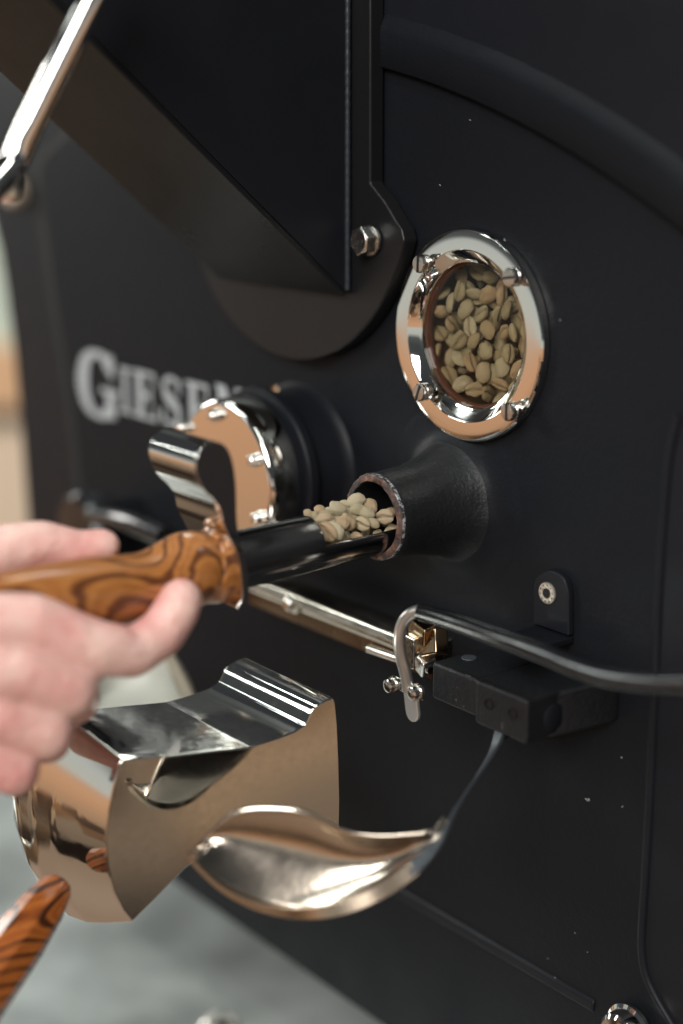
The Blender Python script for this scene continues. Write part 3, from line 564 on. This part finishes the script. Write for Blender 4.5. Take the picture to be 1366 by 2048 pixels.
# guard plate with hooked roll
XG = TX + .0165; GW = .034
outl = [(474, 1216), (484, 1195), (482, 1150), (475, 1110), (460, 1078), (447, 1050), (441, 1020), (428, 1000), (411, 984), (399, 966), (391, 945), (390, 925), (396, 906), (408, 892), (424, 885), (442, 886), (455, 897), (464, 918), (470, 950), (473, 990), (474, 1040), (480, 1080), (492, 1120), (496, 1160), (492, 1198), (484, 1214)]
OLg = smooth_path([at(x, y, 'x', XG) for x, y in outl], 3, closed=True)
bm = bmesh.new(); prism(bm, OLg, (-GW, 0, 0)); gd = finish('hooked_guard', bm, M['mirror'], TR, smooth=40, bevel=.0005, segs=2)
# wood handle
def hp(px, py, dz=0): return at(px, py, 'x', TX)
HC = [(441, 1131, .0145), (438, 1132, .0157), (424, 1134, .0161), (411, 1136, .0157), (407, 1136, .0151), (403, 1137, .0156), (388, 1138, .0165), (370, 1141, .0166), (352, 1146, .0158), (332, 1152, .0146), (308, 1161, .0136), (280, 1170, .0137), (240, 1179, .0146), (200, 1182, .0147), (150, 1184, .0136), (100, 1184, .0118), (50, 1184, .0096), (0, 1186, .0080), (-80, 1190, .0076), (-160, 1196, .0085), (-200, 1199, .0075), (-215, 1200, .003)]
pts = [hp(x, y) for x, y, _ in HC]; rad = [r_ for _, _, r_ in HC]
sm = smooth_path(pts, 4); rs = []
rv = smooth_path([Vector((r_, 0, 0)) for r_ in rad], 4); rs = [p.x * .96 for p in rv]
bm = bmesh.new(); tube(bm, sm, rs, 48); finish('wooden_handle', bm, M['wood'], TR, smooth=70)

# ------------------------------------------------------------------ lower-left wooden handle and upper-left chrome lever
W2 = thing('wood_handled_lever', 'faceted dark striped wooden handle tip poking in at the lower left corner', 'handle', atd(-60, 1980, .62))
p0 = atd(118, 1768, .650); p1 = atd(-90, 2060, .600); dd = (p1 - p0).normalized(); LL = (p1 - p0).length
bm = bmesh.new(); lathe(bm, p0 - dd * .001, dd, [(.0001, 0), (.0050, .0), (.0072, .0025), (.0098, .013), (.0115, .03), (.0130, LL)], 8, cap1=True); finish('handle_grip', bm, M['wood2'], W2, smooth=20, bevel=.0006, segs=2)
LV = thing('chrome_lever', 'bent chrome lever crossing the upper left corner before the hopper', 'lever', atd(60, 260, .60))
bm = bmesh.new(); tube(bm, smooth_path([atd(x, y, d_) for x, y, d_ in [(230, -90, .60), (180, 8, .60), (120, 128, .602), (60, 250, .604), (30, 318, .605), (10, 350, .60), (-40, 400, .585)]], 8), .0056, 28); finish('lever_rod', bm, M['chrome'], LV, smooth=70)
bm = bmesh.new(); c = atd(8, 350, .603); lathe(bm, c - Vector((0, 0, .010)), (0.1, .1, 1), [(.0001, 0), (.006, 0), (.0075, .002), (.0075, .010), (.006, .013), (.0045, .014)], 28); finish('lever_knuckle', bm, M['brushed'], LV)

# ------------------------------------------------------------------ beans
def bean_mesh(k):
    bm = bmesh.new(); bmesh.ops.create_uvsphere(bm, u_segments=28, v_segments=18, radius=1)
    rnd = random.Random(k); bend = rnd.uniform(-.12, .12); cw = rnd.uniform(.10, .16); dp = rnd.uniform(.42, .6); sk = rnd.uniform(-.1, .1)
    for v in bm.verts:
        x, y, z = v.co.z, v.co.y, v.co.x
        w_ = .76 * (1 + sk * x); zz = z * .58 if z > 0 else z * .30
        yy = y * w_ + bend * x * x
        g_ = math.exp(-((y - .12 * math.sin(2.6 * x + k)) / cw) ** 2) * max(0, 1 - abs(x) ** 3)
        if z < 0: zz = zz * (1 if True else 0) + dp * g_ * .62 * min(1, -z * 1.6)
        nn = noise.noise(Vector((x * 1.6 + k * 7, y * 1.6, z * 1.6))) * .14 + noise.noise(Vector((x * 4 + k * 3, y * 4, z * 4))) * .06
        v.co = Vector((x, yy, zz)) * (1 + nn)
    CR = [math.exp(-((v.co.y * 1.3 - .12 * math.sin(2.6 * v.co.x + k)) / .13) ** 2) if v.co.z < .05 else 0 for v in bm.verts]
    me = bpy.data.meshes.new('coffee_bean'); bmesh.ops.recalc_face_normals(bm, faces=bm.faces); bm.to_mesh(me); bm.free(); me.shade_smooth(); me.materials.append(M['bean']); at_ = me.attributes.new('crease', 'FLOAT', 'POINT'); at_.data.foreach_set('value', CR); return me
BM = [bean_mesh(k) for k in range(7)]
def clock(p):
    h = round(math.degrees(math.atan2(p.x, p.z - Z0)) / 30) % 12 or 12; q_ = math.hypot(p.x, p.z - Z0)
    n_ = ['one', 'two', 'three', 'four', 'five', 'six', 'seven', 'eight', 'nine', 'ten', 'eleven', 'twelve'][h - 1]
    if q_ < .009: return 'at the very centre of the pane'
    return ('against the rim' if q_ > .025 else 'between rim and centre' if q_ > .017 else 'close to the centre') + ", towards %s o'clock" % n_
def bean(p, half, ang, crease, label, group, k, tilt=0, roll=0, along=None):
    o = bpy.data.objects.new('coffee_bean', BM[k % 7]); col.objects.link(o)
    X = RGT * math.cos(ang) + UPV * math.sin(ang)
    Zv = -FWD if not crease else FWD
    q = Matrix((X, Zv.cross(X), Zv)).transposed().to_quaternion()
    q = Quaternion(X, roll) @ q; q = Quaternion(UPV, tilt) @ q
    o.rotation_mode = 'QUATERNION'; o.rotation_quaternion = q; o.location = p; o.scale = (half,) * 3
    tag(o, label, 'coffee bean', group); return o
GS = 'green coffee beans heaped in the open scoop'
top = [(270, 452, 100, 0, 0, 'knobbly round pale bean standing highest at the scoop tube end'), (325, 500, 122, .15, 0, 'pinkish oval bean just before the roundest bean, tube side'), (435, 440, 158, -.3, 0, 'roundest orange tinted bean in the middle of the heap top'), (600, 372, 170, .6, 0, 'long slim bean tilted up highest inside the port mouth'),
       (735, 425, 145, -1.3, 0, 'upright oval bean beside the slim one in the port mouth'), (860, 517, 170, .1, 1, 'large flat bean with open crease lying deepest in the port'), (700, 490, 145, -.4, 0, 'oval bean lying just before the upright bean'), (660, 580, 150, -.3, 1, 'curled bean with deep crease on the near rim'),
       (757, 575, 115, -.3, 0, 'short bean between the two creased beans at the near rim'), (615, 452, 135, .2, 0, 'flat bean lying under the long slim bean'), (500, 405, 110, -.2, 0, None), (580, 535, 90, .1, 0, None), (525, 565, 170, -.8, 0, 'slim bean lying slantwise left of the curled bean'),
       (455, 582, 155, -.2, 0, 'smooth pale oval bean in front of the roundest bean'), (345, 655, 185, -.7, 1, 'C shaped bean with dark crease at the tube end of the rim'), (420, 640, 160, -.8, 0, 'pale bean right beside the C shaped bean'), (315, 560, 190, .2, 1, 'long flat bean crossing above the C shaped bean'),
       (222, 510, 90, -.9, 0, 'small bean half under the scoop tube edge'), (165, 487, 85, -.7, 0, 'tip of a bean furthest inside the scoop tube'), (535, 480, 90, -1.4, 0, None), (545, 640, 130, -.9, 0, None), (302, 718, 90, -.6, 0, 'bean tip wedged low in the corner of rim and tube'), (930, 470, 100, -.4, 0, None), (350, 450, 60, 0, 0, None),
       (490, 655, 110, -.8, 0, None), (400, 500, 120, .2, 0, None), (590, 620, 110, .1, 0, None), (640, 520, 120, .5, 0, None), (800, 470, 120, .3, 0, None)]
for k, (x, y, ln, ang, cr, lb) in enumerate(top):
    px, py = 580 + x / 4.553, 920 + y / 4.553
    rim = 1086 - (px - 640) * .19; t = max(0, min(1.0, (rim - py) / 78)); back = k in (10, 11, 19, 20, 22, 23, 24, 25, 26, 27, 28)
    if k in (24, 26, 28, 20): continue
    p = at(px, py, 'x', TX + .0085 - .019 * t - (.0045 if back else 0))
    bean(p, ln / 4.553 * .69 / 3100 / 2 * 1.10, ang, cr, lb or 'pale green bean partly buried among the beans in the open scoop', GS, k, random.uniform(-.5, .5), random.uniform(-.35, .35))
for k in range(46):
    yy = random.uniform(yo - .006, -.022); xx = TX + random.uniform(-.0085, .0085)
    p = Vector((xx, yy, TZ - .0065 - random.uniform(.001, .0035)))
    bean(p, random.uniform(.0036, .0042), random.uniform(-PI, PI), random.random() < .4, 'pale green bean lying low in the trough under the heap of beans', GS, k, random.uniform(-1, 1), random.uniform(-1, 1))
# behind the pane
GP = 'green coffee beans behind the sight glass'; pts = []; rnd = random.Random(5)
named = [(706, 958, 115, -1.0, 1, 'creased bean low on the left edge of the sight glass'), (778, 1003, 115, .5, 0, 'oval bean at the bottom of the sight glass, left one of two'), (845, 1037, 105, .1, 1, 'wide creased bean lying lowest behind the sight glass')]
for x, y, ln, ang, cr, lb in named:
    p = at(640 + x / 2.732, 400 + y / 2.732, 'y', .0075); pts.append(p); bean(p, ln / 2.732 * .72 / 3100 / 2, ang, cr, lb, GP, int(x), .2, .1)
lay = 0
for yl, tries in ((.0095, 2600), (.0160, 2600), (.024, 1500)):
    loc = [q for q in pts if abs(q.y - yl) < .0035]
    for _ in range(tries):
        r_ = .0325 * math.sqrt(rnd.random()); t = rnd.uniform(0, 2 * PI); p = Vector((r_ * math.cos(t), yl + rnd.uniform(-.0015, .0015), Z0 + r_ * math.sin(t)))
        if yl < .01 and (p.z > Z0 + .018 or rnd.random() < .4): continue
        if all((p - q).length > .0078 for q in loc):
            loc.append(p); pts.append(p)
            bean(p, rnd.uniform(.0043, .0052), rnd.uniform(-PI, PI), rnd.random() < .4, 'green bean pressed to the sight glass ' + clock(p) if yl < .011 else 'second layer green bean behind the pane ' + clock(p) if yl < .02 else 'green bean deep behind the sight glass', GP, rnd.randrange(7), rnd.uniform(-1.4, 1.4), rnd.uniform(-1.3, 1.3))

# ------------------------------------------------------------------ the hand
def capsule(bm, p, q, r0, r1, seg=20):
    d = (q - p); Ld = d.length; prof = []
    for k in range(6): t = PI / 2 * (1 - k / 5); prof.append((max(.00005, r0 * math.cos(t)), -r0 * math.sin(t)))
    for k in range(6): t = PI / 2 * k / 5; prof.append((max(.00005, r1 * math.cos(t)), Ld + r1 * math.sin(t)))
    rg = lathe(bm, p, d, prof, seg); bm.faces.new(rg[0]); bm.faces.new(rg[-1])
def chain(bm, pts):
    P_ = [(atd(x, y, d_), r_) for x, y, d_, r_ in pts]
    for (p, r0), (q, r1) in zip(P_, P_[1:]): capsule(bm, p, q, r0, r1)
bm = bmesh.new()
WR = (-560, 1430, .555, .021)
chain(bm, [WR, (-300, 1300, .562, .017), (-60, 1248, .578, .0138), (60, 1250, .585, .0125), (188, 1296, .594, .0112), (265, 1305, .604, .0100), (322, 1268, .612, .0096), (352, 1222, .615, .0094), (362, 1200, .617, .0088)])
chain(bm, [WR, (-320, 1370, .562, .018), (-90, 1330, .574, .0132), (30, 1340, .580, .0120), (140, 1376, .590, .0110), (150, 1400, .615, .0100), (120, 1360, .645, .0090), (110, 1290, .655, .0080)])
chain(bm, [(-560, 1490, .56, .021), (-330, 1450, .565, .018), (-110, 1420, .578, .0126), (0, 1425, .582, .0115), (92, 1462, .590, .0108), (95, 1480, .615, .0095), (70, 1440, .645, .0085), (60, 1370, .655, .0078)])
chain(bm, [(-560, 1540, .565, .020), (-340, 1530, .570, .016), (-120, 1505, .582, .0118), (-40, 1510, .585, .0105), (28, 1540, .590, .0098), (30, 1550, .612, .0085), (0, 1500, .640, .0075), (0, 1440, .65, .007)])
chain(bm, [WR, (-400, 1290, .575, .020), (-230, 1180, .592, .0165), (-90, 1132, .608, .0125), (30, 1096, .616, .0104), (85, 1090, .620, .0100), (160, 1100, .624, .0080), (205, 1092, .626, .0072)])
chain(bm, [(-180, 1180, .595, .013), (-150, 1240, .580, .015)])
chain(bm, [(-300, 1230, .585, .018), (-280, 1330, .570, .02), (-300, 1450, .568, .02)])
chain(bm, [WR, (-1000, 1700, .50, .029), (-1500, 1950, .46, .036)])
chain(bm, [(-560, 1520, .56, .022), (-1000, 1760, .51, .029), (-1500, 2000, .46, .036)])
me = bpy.data.meshes.new('person'); bmesh.ops.recalc_face_normals(bm, faces=bm.faces)
cH = atd(-560, 1430, .555)
for v in bm.verts: v.co -= cH
bm.to_mesh(me); bm.free(); me.materials.append(M['skin'])
person = bpy.data.objects.new('person', me); col.objects.link(person); person.location = cH
tag(person, 'right hand of a person gripping the wooden handle, forefinger stretched under it', 'person')
md = person.modifiers.new('Remesh', 'REMESH'); md.mode = 'VOXEL'; md.voxel_size = .0012; md.use_smooth_shade = True
md = person.modifiers.new('Smooth', 'SMOOTH'); md.factor = .5; md.iterations = 14
